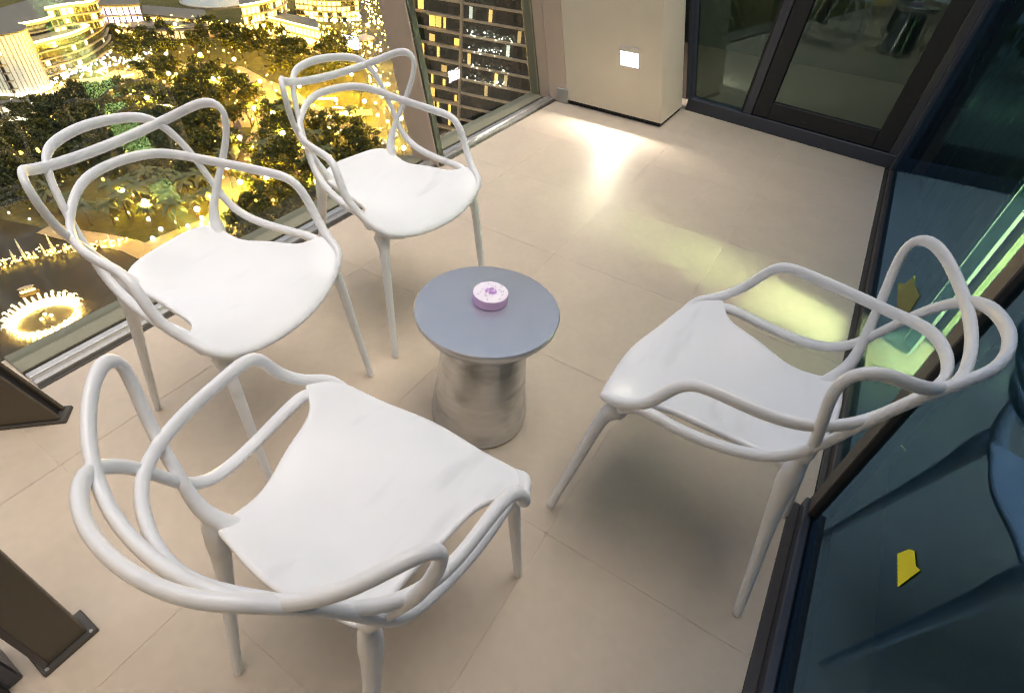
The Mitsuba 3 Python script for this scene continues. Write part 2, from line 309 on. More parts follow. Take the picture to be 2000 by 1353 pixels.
part(t, 'base', cbox(1.15, 1.37, 1.86, 2.12, 0.0, 0.118, 0.004), 'dark_frame')

# ------------------------------------------------------------------ chairs
CE = [(0, -0.284, 0.7498), (0.1124, -0.2518, 0.745), (0.2014, -0.1901, 0.7089), (0.2489, -0.1059, 0.6891), (0.2639, -0.0015, 0.686), (0.2719, 0.0649, 0.671), (0.2775, 0.1108, 0.5949), (0.2586, 0.167, 0.5324), (0.2401, 0.2195, 0.5186)]
CT = [(0, -0.3227, 0.8401), (0.0849, -0.3086, 0.836), (0.1494, -0.2687, 0.8161), (0.1918, -0.2033, 0.7053), (0.2101, -0.1344, 0.5752), (0.2279, -0.0338, 0.5331), (0.2403, 0.0672, 0.5259), (0.242, 0.1353, 0.5214), (0.2468, 0.1548, 0.4913)]
CS = [(0, -0.2949, 0.7904), (0.1143, -0.2779, 0.8011), (0.206, -0.2259, 0.8315), (0.2538, -0.1691, 0.8533), (0.2696, -0.1403, 0.8323), (0.2517, -0.1479, 0.7355), (0.2067, -0.1638, 0.642), (0.1688, -0.1682, 0.5635), (0.1319, -0.1384, 0.5099)]
CE[-1] = (0.242, 0.208, 0.503); CE += [(0.208, 0.2255, 0.4745), (0.156, 0.2365, 0.4520)]; CS[-1] = (0.140, -0.142, 0.500); CT[-1] = (0.245, 0.170, 0.496)
CR = [(0, 0.2702, 0.4469), (0.1342, 0.2546, 0.4529), (0.2357, 0.2219, 0.4925), (0.2672, 0.1654, 0.5252), (0.2138, 0.1172, 0.5171), (0.1831, 0.0216, 0.5102), (0.1608, -0.0832, 0.4989), (0.1599, -0.1618, 0.5165), (0.117, -0.1821, 0.5381), (0, -0.1985, 0.5339)]
MIR = np.array([-1, 1, 1.0])
def hoop(pts, n=96):
    h = np.array(pts); return spline(np.vstack([(h * MIR)[:0:-1], h]), n)
def oval(m, pts, seg=16):
    """the hoops are flatter than tall across the back"""
    c = np.repeat(hoop(pts), seg, axis=0); v = m.vertices.copy(); i0 = 3 * seg
    t = np.repeat(np.abs(np.linspace(-1, 1, 96)), seg); w = np.clip((0.62 - t) / 0.22, 0, 1)[:, None]; w = w * w * (3 - 2 * w)
    o = v[i0:i0 + len(c)] - c; v[i0:i0 + len(c)] = c + o * (1 + w * (np.array([0.74, 0.74, 1.12]) - 1)); m.vertices = v; return m
def seat_mesh():
    h = np.array(CR); loop = np.vstack([h, (h * MIR)[-2:0:-1], h[:1]])
    t = np.r_[0, np.cumsum(np.linalg.norm(np.diff(loop, axis=0), axis=1) ** 0.5)]
    L = CubicSpline(t, loop, bc_type='periodic')(np.linspace(0, t[-1], 145)[:-1])
    n = len(L); c = np.array([0, 0.03, 0.0]); V, F = [], []
    yc = np.array([-0.24, -0.198, -0.12, -0.03, 0.06, 0.14, 0.20, 0.25, 0.29]); zc = np.array([0.552, 0.536, 0.500, 0.482, 0.478, 0.480, 0.474, 0.456, 0.436])
    prof = CubicSpline(yc, zc)
    cp = np.array([(0.0, y) for y in np.linspace(-0.17, 0.235, 9)] + [(sx * 0.07, y) for y in np.linspace(-0.14, 0.20, 6) for sx in (-1, 1)])
    surf = RBFInterpolator(np.vstack([L[::3, :2], cp]), np.r_[L[::3, 2], prof(cp[:, 1]) + 0.10 * cp[:, 0] ** 2 * 8], kernel='thin_plate_spline', smoothing=1.5e-3)
    S = np.r_[np.linspace(0.04, 0.90, 16), 0.94, 0.97, 0.99, 1.0]
    def ring(s, dz):
        p = c + (L - c) * s
        z = surf(p[:, :2])
        return np.c_[p[:, 0], p[:, 1], z + dz]
    th = 0.011
    for s in S: V.append(ring(s, th * math.sqrt(max(0.0, 1 - max(0, (s - 0.93) / 0.07) ** 2))))
    for s in S[::-1][1:]: V.append(ring(s, -th * math.sqrt(max(0.0, 1 - max(0, (s - 0.93) / 0.07) ** 2))))
    m = len(V); V = np.vstack(V)
    for i in range(m - 1):
        for j in range(n):
            a, b, cc, d = i * n + j, i * n + (j + 1) % n, (i + 1) * n + (j + 1) % n, (i + 1) * n + j
            F += [(a, cc, b), (a, d, cc)]
    k0 = len(V); V = np.vstack([V, [0, 0.03, float(surf([[0, 0.03]])[0]) + th], [0, 0.03, float(surf([[0, 0.03]])[0]) - th]])
    for j in range(n):
        F += [(k0, j, (j + 1) % n), (k0 + 1, (m - 1) * n + (j + 1) % n, (m - 1) * n + j)]
    M = trimesh.Trimesh(V, F, process=False)
    if M.volume < 0: M.invert()
    return M
eR = np.interp(np.linspace(-1, 1, 96), [-1, -0.93, -0.86, -0.72, -0.45, 0, 0.45, 0.72, 0.86, 0.93, 1], [0.007, 0.0108, 0.0130, 0.0122, 0.0125, 0.0116, 0.0125, 0.0122, 0.0130, 0.0108, 0.007])
tR = np.interp(np.linspace(-1, 1, 96), [-1, -0.9, -0.7, 0, 0.7, 0.9, 1], [0.011, 0.0132, 0.0120, 0.0116, 0.0120, 0.0132, 0.011])
sR = np.interp(np.linspace(-1, 1, 96), [-1, -0.93, -0.80, -0.6, -0.4, 0, 0.4, 0.6, 0.80, 0.93, 1], [0.018, 0.0155, 0.0105, 0.0095, 0.0112, 0.0120, 0.0112, 0.0095, 0.0105, 0.0155, 0.018])
CHAIR = {'seat': shaped(seat_mesh(), 'plastic', smooth=True)}
HOOPS = {'arm_hoop': shaped(oval(tube(hoop(CE), eR), CE), 'plastic', smooth=True), 'back_hoop': shaped(oval(tube(hoop(CT), tR), CT), 'plastic', smooth=True), 'back_hoop_001': shaped(oval(tube(hoop(CS), sR), CS), 'plastic', smooth=True)}
LEGS, FEET = [], []
for sx in (1, -1):
    f = spline(np.array([(0.212, 0.192, 0.452), (0.222, 0.207, 0.425), (0.234, 0.228, 0.30), (0.246, 0.250, 0.14), (0.2552, 0.2688, 0.006)]) * [sx, 1, 1], 24)
    r = spline(np.array([(0.166, -0.166, 0.552), (0.167, -0.170, 0.495), (0.170, -0.183, 0.40), (0.179, -0.224, 0.18), (0.1857, -0.2557, 0.006)]) * [sx, 1, 1], 24)
    q = np.linspace(0, 1, 24)
    LEGS.append(shaped(tube(f, np.interp(q, [0, 0.06, 0.16, 0.6, 1], [0.028, 0.023, 0.0160, 0.0128, 0.0108])), 'plastic', smooth=True))
    LEGS.append(shaped(tube(r, np.interp(q, [0, 0.08, 0.20, 0.32, 0.6, 1], [0.010, 0.0190, 0.0215, 0.0175, 0.0130, 0.0108])), 'plastic', smooth=True))
    for e in (f[-1], r[-1]): FEET.append((e, shaped(trimesh.creation.cylinder(0.0088, 0.0075, sections=16).apply_translation((e[0], e[1], 0.00375)), 'foot_rubber')))
POSES = [(-1.2185, 0.6576, -1.413), (-1.2207, 1.363, -1.6906), (-0.4437, 0.3512, 0.0667), (0.0682, 1.0847, -4.8355)]
CL = ['white plastic hoop backed chair at the left, backing onto the window track', 'white plastic hoop backed chair standing farthest back, by the window mullion',
      'white plastic hoop backed chair in the near left foreground, seen from behind', 'white plastic hoop backed chair at the right, backing onto the glass doors']
for (x, y, a), lab in zip(POSES, CL):
    t = thing('chair', lab, 'chair', 'white chairs around the little table'); xf = at(x, y, 0, math.degrees(a))
    put(t + '__seat', None, None, shape=CHAIR['seat'], xf=xf)
    for k, s in HOOPS.items(): put(t + '__' + k, None, None, shape=s, xf=xf)
    for i, s in enumerate(LEGS):
        k = uniq(t + '__leg'); put(k, None, None, shape=s, xf=xf); put(k + '__glide', None, None, shape=FEET[i][1], xf=xf)

# ------------------------------------------------------------------ side table and the soap cake
TX, TY = -0.592, 1.035; HS = 1.06
t = thing('side_table', 'round metal side table with blue grey top on a drum base', 'table')
top = [(0.0, 0.425), (0.195, 0.425), (0.2095, 0.4245), (0.2118, 0.4222), (0.212, 0.418), (0.2095, 0.406), (0.196, 0.388), (0.172, 0.374), (0.145, 0.366), (0.0, 0.366)]
m = lathe([(r * 0.965, z * HS) for r, z in top]); m.apply_translation((TX, TY, 0)); part(t, 'tabletop', m, 'brushed_top', smooth=35)
base = [(0.0, 0.3655), (0.100, 0.3655), (0.108, 0.356), (0.117, 0.344), (0.123, 0.328), (0.1255, 0.31), (0.130, 0.25), (0.138, 0.17), (0.147, 0.09), (0.155, 0.035), (0.154, 0.010), (0.148, 0.0), (0.0, 0.0)]
m = lathe([(r, z * HS) for r, z in base]); m.apply_translation((TX, TY, 0)); part(t, 'base', m, 'nickel', smooth=35)
t = thing('soap_cake', 'round lilac soap cake with speckled white top on the metal table', 'soap')
SX, SY = (-0.6022, 1.0662); SZ = 0.4252 * HS - 0.4252 + 0.0006
m = lathe([(0.0, 0.4252), (0.048, 0.4252), (0.0505, 0.428), (0.0505, 0.451), (0.0495, 0.454)]); m.apply_translation((SX, SY, SZ)); part(t, 'body', m, 'soap_side', smooth=40)
m = lathe([(0.0495, 0.454), (0.0465, 0.4565), (0.02, 0.4575), (0.0, 0.4578)]); m.apply_translation((SX, SY, SZ)); part(t, 'icing', m, 'soap_top', smooth=40)
rng = np.random.default_rng(7)
def speck(n, rmax, m, name, size, heap):
    ms = []
    for _ in range(n):
        r = rmax * math.sqrt(rng.random()); a = rng.random() * 6.283
        s = trimesh.creation.icosphere(0, 1.0); s.apply_scale((size * (0.6 + rng.random()), size * (0.5 + 0.5 * rng.random()), size * 0.45)); s.apply_transform(trimesh.transformations.rotation_matrix(rng.random() * 6.28, (0, 0, 1)))
        s.apply_translation((SX + r * math.cos(a), SY + r * math.sin(a), SZ + 0.458 + heap * (1 - r / rmax))); ms.append(s)
    k = part(t, name, cat(ms), m); labels[k] = {'kind': 'stuff'}
speck(34, 0.016, 'petal', 'petals', 0.0034, 0.004); speck(26, 0.043, 'seed', 'seeds', 0.0019, 0.0)
# ================================================================== the city far below
GZ = -100.0
rng = np.random.default_rng(11); random.seed(5)
def ground_col(p, n, uv):
    a = fbm(p.x * 0.05, p.y * 0.05, 0.0, 4); b = fbm(p.x * 0.6, p.y * 0.6, 3.0, 3)
    return mix((0.040, 0.042, 0.012), (0.125, 0.105, 0.036), a) * (0.7 + 0.6 * b)
pr('city_ground', proc(ground_col), rough=0.9, spec=0.2)
def paving_col(p, n, uv):
    a = fbm(p.x * 0.15, p.y * 0.15, 0.0, 3); c = cell_rand(p.x * 0.5, p.y * 0.5, 1)
    return mi.Color3f(0.46, 0.33, 0.17) * (0.75 + 0.4 * a + 0.2 * (c - 0.5))
pr('paving', proc(paving_col), rough=0.7, spec=0.3)
pr('asphalt', (0.06, 0.055, 0.045), rough=0.8); pr('lawn', (0.07, 0.10, 0.02), rough=0.9)
def lake_bump(p, n, uv): return fbm(p.x * 0.35, p.y * 0.35, 0.0, 3)
bsdf('lake', {'type': 'bumpmap', 'arbitrary': proc(lake_bump, eps=0.2), 'scale': 0.12, 'bsdf': {'type': 'principled', 'base_color': rgb(0.042, 0.032, 0.015), 'roughness': 0.22, 'specular': 0.35}})
pr('bark', (0.08, 0.055, 0.03), rough=0.9)
for i, c in enumerate([(0.062, 0.062, 0.010), (0.080, 0.076, 0.012), (0.050, 0.054, 0.011)]): pr('leaf_%d' % i, c, rough=0.7, spec=0.25)
pr('palm_leaf', (0.085, 0.090, 0.028), rough=0.6)
pr('stone', (0.34, 0.29, 0.22), rough=0.7); pr('dark_facade', (0.045, 0.042, 0.036), rough=0.35); pr('slab', (0.42, 0.34, 0.24), rough=0.7)
pr('dark_glass', (0.020, 0.022, 0.020), rough=0.12, spec=0.7); pr('roof_grey', (0.15, 0.135, 0.11), rough=0.8); pr('roof_dark', (0.05, 0.045, 0.035), rough=0.8)
pr('pole', (0.10, 0.10, 0.10), rough=0.5, metal=0.5); pr('frost', (0.7, 0.68, 0.6), rough=0.4); pr('water_jet', (0.85, 0.82, 0.75), rough=0.5)
pr('car_white', (0.6, 0.6, 0.6), rough=0.3); pr('car_dark', (0.05, 0.05, 0.06), rough=0.3); pr('teardrop', (0.10, 0.065, 0.045), rough=0.5)

def sheet(poly, z): 
    v, f = trimesh.creation.triangulate_polygon(poly, engine='earcut'); m = trimesh.Trimesh(np.c_[v, np.full(len(v), z)], f, process=False)
    if m.face_normals[0][2] < 0: m.invert()
    return m
def layer(name, polys, dz, m):
    ps = [g for p in polys for g in getattr(p, 'geoms', [p])]
    put(structure(name), cat([sheet(g, GZ + dz) for g in ps]), m)
def road(pts, w): return LineString(pts).buffer(w / 2, cap_style=2, join_style=1)
put(structure('ground'), trimesh.Trimesh([(-2500, -2500, GZ), (2500, -2500, GZ), (2500, 2500, GZ), (-2500, 2500, GZ)], [(0, 1, 2), (0, 2, 3)], process=False), 'city_ground')
LAKE = Polygon([(-257.3, 5.4), (-233.7, 37.0), (-222.3, 50.4), (-210.6, 54.5), (-201.7, 56.6), (-191.1, 59.2), (-181.9, 63.3), (-172.1, 66.3), (-161.9, 66.0), (-144.9, 61.3), (-123.0, 54.3), (-93.0, 39.7), (-81.3, 15.1), (-108.3, -36.9)]).buffer(0)
layer('lake', [LAKE], 0.10, 'lake')
RING = [(-322.8, 144.6), (-327.0, 156.8), (-329.1, 168.3), (-328.2, 184.9), (-319.1, 201.8), (-299.8, 208.1), (-273.7, 202.0), (-244.2, 184.8), (-221.4, 163.3), (-204.2, 143.0), (-189.8, 125.4), (-175.9, 108.6), (-163.3, 92.3), (-158.9, 83.0)]
ROADS = {
  'ring': (RING, 11), 'mallfront': ([(-304.2, 78.9), (-314.7, 98.0), (-327.6, 119.0), (-336.4, 137.5), (-330.1, 151.6), (-337.9, 166.3)], 15), 'inner': ([(-286.5, 154.5), (-299.0, 166.7), (-300.5, 176.9), (-293.3, 186.1), (-280.9, 188.1), (-265.6, 184.2)], 6),
  'terrace': ([(-230.1, 151.4), (-240.5, 164.0), (-242.3, 171.7), (-237.8, 175.7)], 16), 'spur': ([(-274.3, 201.5), (-253.6, 203.1), (-229.3, 193.1), (-207.7, 193.1), (-195.1, 209.1)], 9),
  'lower': ([(-196.8, 128.9), (-180.1, 113.1), (-167.1, 98.4), (-155.0, 86.1)], 12), 'east': ([(-235.9, 192.3), (-201.3, 164.4), (-175.7, 143.4), (-155.5, 127.9), (-138.1, 116.9), (-124.0, 110.6)], 7), 'back': ([(-417.1, 199.0), (-390.2, 215.7), (-370.6, 239.7), (-360.9, 269.4), (-328.2, 272.1), (-285.8, 267.8), (-256.1, 273.3)], 10)}
AVENUE = [(-509.4, 491.6), (-372.7, 384.3), (-286.4, 311.2), (-235.1, 264.5), (-196.6, 227.9), (-164.6, 196.2), (-139.5, 170.5), (-117.8, 148.0)]
STREET = [(-235.0, 188.0), (-203.3, 185.2), (-183.4, 192.3), (-150.1, 182.0)]
SHORE = [(-204.9, 56.5), (-192.3, 59.9), (-183.0, 64.0), (-173.5, 67.1), (-163.4, 67.8)]
PLATFORM = Polygon([(-171.8, 68.1), (-171.5, 79.3), (-169.8, 96.2), (-157.2, 97.1), (-143.2, 76.2), (-144.9, 61.3), (-157.8, 64.8)]).buffer(0)
layer('pavement', [road(p, w) for p, w in ROADS.values()] + [road(SHORE, 7), PLATFORM], 0.22, 'paving')
layer('avenue', [road(AVENUE, 26)], 0.30, 'asphalt'); layer('street', [road(STREET, 12)], 0.36, 'asphalt')
LAWNS = [Polygon([(-429.8, 381.1), (-414.3, 435.6), (-338.8, 366.8), (-330.3, 339.0), (-383.8, 343.3)]).buffer(0), Polygon([(-313.7, 196.1), (-291.0, 204.6), (-279.6, 198.9), (-301.1, 188.6)]).buffer(0), Polygon([(-316.5, 150.5), (-314.3, 166.4), (-301.8, 164.1), (-298.9, 145.2)]).buffer(0)]
layer('lawn', LAWNS, 0.16, 'lawn')

# ---- trees: a few crown shapes of leaf clumps, each tree its own trunk and crown
def crown(seed, n=560, r=5.0, h=6.5):
    g = np.random.default_rng(seed); V, F = [], []
    cl = [(g.normal(0, 0.45 * r), g.normal(0, 0.45 * r), g.uniform(0.25, 0.9) * h, g.uniform(0.30, 0.55) * r) for _ in range(12)]
    for i in range(n):
        c = cl[g.integers(9)]; d = g.normal(size=3); d /= np.linalg.norm(d); rr = c[3] * g.uniform(0.55, 1.05)
        p = np.array(c[:3]) + d * rr * [1, 1, 0.75]; s = g.uniform(0.28, 0.75); a = g.normal(size=3); a /= np.linalg.norm(a); b = np.cross(a, d + 0.3 * g.normal(size=3)); b /= np.linalg.norm(b) + 1e-9
        k = len(V); V += [p - a * s, p + b * s * 0.6, p + a * s, p - b * s * 0.6]; F += [(k, k + 1, k + 2), (k, k + 2, k + 3)]
    return trimesh.Trimesh(np.array(V) + [0, 0, 2.6], F, process=False)
def trunk(seed):
    g = np.random.default_rng(seed); ms = [tube([(0, 0, -0.2), (0.1, 0, 1.5), (0.0, 0.1, 3.6)], [0.30, 0.24, 0.18], seg=6, cap=False)]
    for k in range(4):
        a = k * 1.6 + g.random(); ms.append(tube([(0, 0, 2.2), (1.0 * math.cos(a), 1.0 * math.sin(a), 3.6), (2.2 * math.cos(a), 2.2 * math.sin(a), 5.4)], [0.14, 0.10, 0.05], seg=5, cap=False))
    return cat(ms)
CROWN = [shaped(crown(s), 'leaf_%d' % (s % 3)) for s in range(6)]; TRUNK = [shaped(trunk(s), 'bark') for s in range(3)]
def palm_mesh():
    V, F = [], []
    for i in range(15):
        a = i * 2.4; u = 0.3 + 0.5 * (i % 3) / 2
        q = [(math.cos(a) * r, math.sin(a) * r, 5.6 + u * r - 0.32 * r * r * (0.75 + 0.2 * (i % 2))) for r in (0, 0.8, 1.6, 2.4, 2.9)]; w = [0.12, 0.42, 0.5, 0.34, 0.03]; k = len(V)
        for p, ww in zip(q, w): V += [(p[0] - math.sin(a) * ww, p[1] + math.cos(a) * ww, p[2] - 0.15 * ww), p, (p[0] + math.sin(a) * ww, p[1] - math.cos(a) * ww, p[2] - 0.15 * ww)]
        for j in range(4):
            for e in (0, 1): F += [(k + 3 * j + e, k + 3 * j + 3 + e, k + 3 * j + 4 + e), (k + 3 * j + e, k + 3 * j + 4 + e, k + 3 * j + 1 + e)]
    return trimesh.Trimesh(V, F, process=False)
PALM = shaped(palm_mesh(), 'palm_leaf'); PTRUNK = shaped(tube([(0, 0, -0.2), (0.15, 0, 3), (0.05, 0.05, 5.7)], [0.26, 0.19, 0.16], seg=6, cap=False), 'bark')
hard = [road(p, w * 0.62) for p, w in ROADS.values()] + [road(AVENUE, 28), road(STREET, 12), LAKE, PLATFORM.buffer(-3)] + LAWNS
from shapely.ops import unary_union
HARD = unary_union(hard)
GROVES = [
  ([(-398.0, 196.9), (-397.1, 231.3), (-370.3, 251.5), (-339.1, 268.5), (-303.7, 271.8), (-289.1, 253.4), (-310.0, 223.7), (-331.9, 211.2), (-340.9, 193.5), (-343.9, 167.0)], 8.0, 50, 'broad dark tree in the belt behind the ring path', 'trees behind the ring path'),
  ([(-307.5, 147.8), (-328.3, 175.5), (-315.9, 192.7), (-289.3, 199.8), (-254.0, 186.2), (-226.5, 163.1), (-221.8, 149.0), (-236.4, 149.2), (-269.0, 147.7), (-289.1, 139.2)], 7.6, 38, 'dark round tree inside the ring path', 'trees inside the ring path'),
  ([(-311.8, 94.5), (-313.0, 117.6), (-310.2, 145.3), (-270.8, 149.0), (-233.7, 149.9), (-208.2, 139.7), (-181.6, 110.8), (-178.8, 98.6), (-194.3, 88.5), (-230.8, 82.5), (-275.4, 85.7)], 6.8, 110, 'dark olive tree in the grove above the lake', 'trees in the grove above the lake'),
  ([(-306.5, 239.3), (-298.5, 280.5), (-268.2, 277.1), (-233.8, 215.7), (-234.3, 197.8), (-251.2, 197.4)], 8.5, 24, 'dark tree between the ring path and the avenue', 'trees beside the avenue'),
  ([(-216.8, 154.9), (-228.6, 184.0), (-200.1, 182.0), (-169.4, 194.5), (-145.1, 172.4), (-130.5, 127.8), (-141.9, 118.6), (-137.3, 100.0), (-153.1, 96.0), (-175.3, 111.7)], 6.8, 72, 'dark tree by the lit path behind the far chair', 'trees by the lit path'),
  ([(-199.1, 120.7), (-204.9, 135.4), (-145.0, 106.9), (-124.0, 110.6), (-125.9, 89.7), (-153.1, 87.6)], 7.6, 20, 'dark tree near the lake platform', 'trees near the lake platform'),
  ([(-313.2, 78.8), (-311.2, 90.1), (-272.8, 84.4), (-230.1, 80.3), (-209.3, 59.1), (-225.2, 51.7), (-232.8, 45.6)], 7.0, 34, 'dark tree left of the grove by the lake', 'trees left of the grove')]
taken = []
for pts, gap, n, lab, grp in GROVES:
    P = Polygon(pts).buffer(0).difference(HARD); x0, y0, x1, y1 = P.bounds; k = 0
    for _ in range(n * 40):
        if k >= n: break
        x, y = rng.uniform(x0, x1), rng.uniform(y0, y1)
        if not P.contains(Point(x, y)) or any((x - a) ** 2 + (y - b) ** 2 < (gap * 0.8) ** 2 for a, b in taken): continue
        taken.append((x, y)); s = rng.uniform(0.75, 1.25); xf = at(x, y, GZ, rng.uniform(0, 360), s); ci = int(rng.integers(6)); t = thing('tree', ('small ' if s < 0.92 else 'large ' if s > 1.1 else '') + ('olive ', 'golden green ', 'deep green ')[ci % 3] + lab.replace('dark olive ', '').replace('dark round ', 'round ').replace('dark ', ''), 'tree', grp)
        put(t + '__trunk', None, None, shape=TRUNK[k % 3], xf=xf); put(t + '__crown', None, None, shape=CROWN[ci], xf=xf); k += 1
PALMS = [(-198.5, 83.6), (-189.7, 82.6), (-179.8, 79.1), (-188.9, 89.4), (-179.4, 86.2), (-170.6, 82.9), (-183.3, 95.9), (-173.1, 91.3), (-181.1, 100.7), (-171.1, 96.1), (-199.5, 91.9), (-192.9, 94.7), (-188.8, 76.3), (-197.0, 78.1), (-189.6, 71.3), (-180.5, 156.2), (-163.3, 137.2), (-166.3, 148.1), (-150.4, 136.4), (-209.6, 165.2), (-207.3, 133.4), (-193.0, 119.7), (-222.7, 65.5), (-210.7, 64.2), (-200.5, 64.3), (-195.4, 66.7), (-185.2, 132.3), (-192.3, 146.1), (-204.8, 210.3), (-193.3, 192.3)]
for x, y in PALMS:
    xf = at(x, y, GZ, rng.uniform(0, 360), rng.uniform(1.3, 1.9)); t = thing('palm_tree', 'small palm lit from below on the lakeside terrace', 'palm', 'palms around the lake terrace')
    put(t + '__trunk', None, None, shape=PTRUNK, xf=xf); put(t + '__fronds', None, None, shape=PALM, xf=xf)

# ---- lamps
GLOBE = {s: shaped(trimesh.creation.icosphere(1, s), 'frost') for s in (0.35, 0.45, 0.55, 0.7, 0.8)}
POLE = shaped(tube([(0, 0, 0), (0, 0, 3.2)], [0.10, 0.08], seg=6, cap=False), 'pole')
def lamp(x, y, col, lab, grp, size=0.55, h=3.7, cat_='street lamp'):
    t = thing('street_lamp', lab, cat_, grp)
    if h > 2: put(t + '__pole', None, None, shape=POLE, xf=at(x, y, GZ + h - 3.7))
    put(t + '__globe', None, None, shape=GLOBE[size if size == 0.8 and rng.random() < 0.4 else (0.35, 0.45, 0.55, 0.7)[int(rng.integers(4))]], xf=at(x, y, GZ + h), glow=col)
WARM, GOLD, WHITE = (1.6, 1.0, 0.20), (2.2, 1.45, 0.18), (2.6, 2.3, 1.7)
def along(pts, step, off):
    L = LineString(pts); out = []; d = step / 2; s = 1
    while d < L.length:
        p, q = L.interpolate(d), L.interpolate(min(d + 0.5, L.length)); dx, dy = q.x - p.x, q.y - p.y; l = math.hypot(dx, dy) + 1e-9
        out.append((p.x - dy / l * off * s, p.y + dx / l * off * s)); d += step; s = -s
    return out
for key, (step, off) in {'ring': (13, 5.0), 'mallfront': (14, 6.0), 'inner': (9, 2.5), 'terrace': (8, 5), 'spur': (11, 4), 'lower': (10, 5), 'back': (16, 5)}.items():
    for x, y in along(ROADS[key][0], step, off): lamp(x, y, WARM, 'warm globe lamp beside a park path', 'lamps along the park paths')
for x, y in along(ROADS['east'][0], 3.2, 2.2): lamp(x, y, WARM, 'warm globe lamp in the tight row along the eastern path', 'lamps in the tight eastern row', h=2.9)
for x, y in along(AVENUE, 8.5, 11) + along(AVENUE, 8.5, -7): lamp(x, y, GOLD, 'golden street lamp on the bright avenue', 'lamps along the avenue', size=0.8)
for x, y in [(-192.5, 78.0), (-183.3, 79.8), (-174.2, 78.4), (-174.5, 84.2), (-169.4, 85.2), (-170.2, 91.3), (-185.9, 89.0), (-195.8, 85.8), (-191.5, 73.3), (-200.4, 57.6), (-165.0, 90.9), (-203.1, 86.4), (-171.1, 73.4), (-213.4, 55.8), (-222.7, 53.7)]: lamp(x, y, WHITE, 'white uplight at the foot of the lakeside palms', 'uplights under the lakeside palms', h=0.9, cat_='lamp')
for x, y in [(-346.9, 187.6), (-346.3, 197.1), (-337.6, 199.6), (-337.8, 208.4), (-328.1, 212.0), (-323.5, 219.4), (-317.2, 225.7), (-344.1, 176.3), (-329.8, 161.4)]: lamp(x, y, GOLD, 'golden post lamp on the rim of the ring path', 'post lamps on the ring rim')
for x, y in [(-266.5, 248.4), (-248.4, 238.5), (-235.7, 237.7), (-214.9, 227.5), (-276.1, 285.7), (-307.6, 289.5), (-333.2, 302.6), (-345.0, 335.0), (-356.2, 360.7), (-307.1, 330.1), (-260.1, 285.1), (-359.0, 319.8), (-351.9, 293.5), (-183.6, 171.9), (-200.9, 172.8), (-167.1, 167.5)]: lamp(x, y, GOLD, 'golden lamp scattered on the forecourt by the avenue', 'lamps on the avenue forecourt', size=0.8)
MASTS = [(-328.5, 150.7), (-325.1, 165.9), (-321.5, 182.0), (-308.7, 194.2), (-288.3, 200.7), (-249.1, 185.4), (-221.5, 158.9), (-199.5, 133.2), (-180.8, 112.5), (-166.9, 96.2), (-162.4, 86.5), (-291.2, 162.9), (-269.0, 172.5), (-267.2, 135.8), (-229.3, 193.1), (-202.5, 191.3), (-172.6, 142.8), (-146.7, 124.6), (-327.1, 309.1), (-262.8, 266.7), (-220.3, 239.8), (-175.1, 199.5), (-142.0, 168.5), (-312.4, 257.9), (-401.8, 201.9), (-375.2, 223.9), (-359.4, 251.3), (-293.0, 277.3), (-310.9, 326.2), (-243.4, 270.8), (-199.0, 225.7), (-163.5, 193.1), (-223.8, 224.9), (-190.9, 198.8), (-249.4, 237.5), (-288.5, 257.1), (-239.7, 199.3), (-228.0, 209.9), (-186.3, 181.4), (-383.8, 343.3), (-374.3, 367.9), (-335.5, 261.0), (-210.8, 160.1), (-187.5, 130.4), (-163.5, 116.1), (-167.5, 107.7), (-332.6, 158.8), (-179.8, 79.1), (-191.4, 78.8), (-190.3, 147.8)]
for i, (x, y) in enumerate(MASTS):
    t = thing('light_mast', 'tall golden light mast flooding the park paths with warm light', 'light mast', 'tall light masts in the park'); put(t + '__pole', None, None, shape=POLE, xf=T().translate([x, y, GZ]).scale([1.3, 1.3, 2.6]))
    put(t + '__lantern', None, None, shape=GLOBE[0.8], xf=at(x, y, GZ + 9.0), glow=(640, 380, 36), weight=1.0)
def bars(pts, lab, grp, w=0.5, col=(30, 21, 6), z=0.9):
    t = thing('light_bar', lab, 'light', grp)
    put(t, extrude(LineString(pts).buffer(w / 2, cap_style=2), GZ + z - 0.5, GZ + z), 'frost', glow=col)
GRN = (0.55, 0.60, 0.06)
bars([(-288.0, 157.2), (-296.7, 166.6), (-298.7, 171.6), (-300.3, 177.1)], 'lit curved bench edge on the left of the inner ring', None, 1.5, GRN)
bars([(-297.6, 180.8), (-294.3, 185.2), (-286.9, 186.1), (-279.9, 185.7)], 'lit curved bench edge at the top of the inner ring', None, 1.7, GRN)
for q in ([(-228.2, 203.4), (-222.3, 209.8)], [(-211.8, 184.0), (-204.3, 190.7)], [(-206.4, 195.3), (-198.8, 198.2)], [(-214.3, 199.7), (-209.1, 202.4)], [(-282.1, 145.5), (-269.9, 149.7)], [(-329.3, 158.2), (-329.1, 164.5)], [(-196.9, 178.8), (-183.7, 182.0)]):
    bars(q, 'long straight light bar edging the plaza steps', 'straight light bars on the plaza', 1.0, (1.6, 1.25, 0.45))
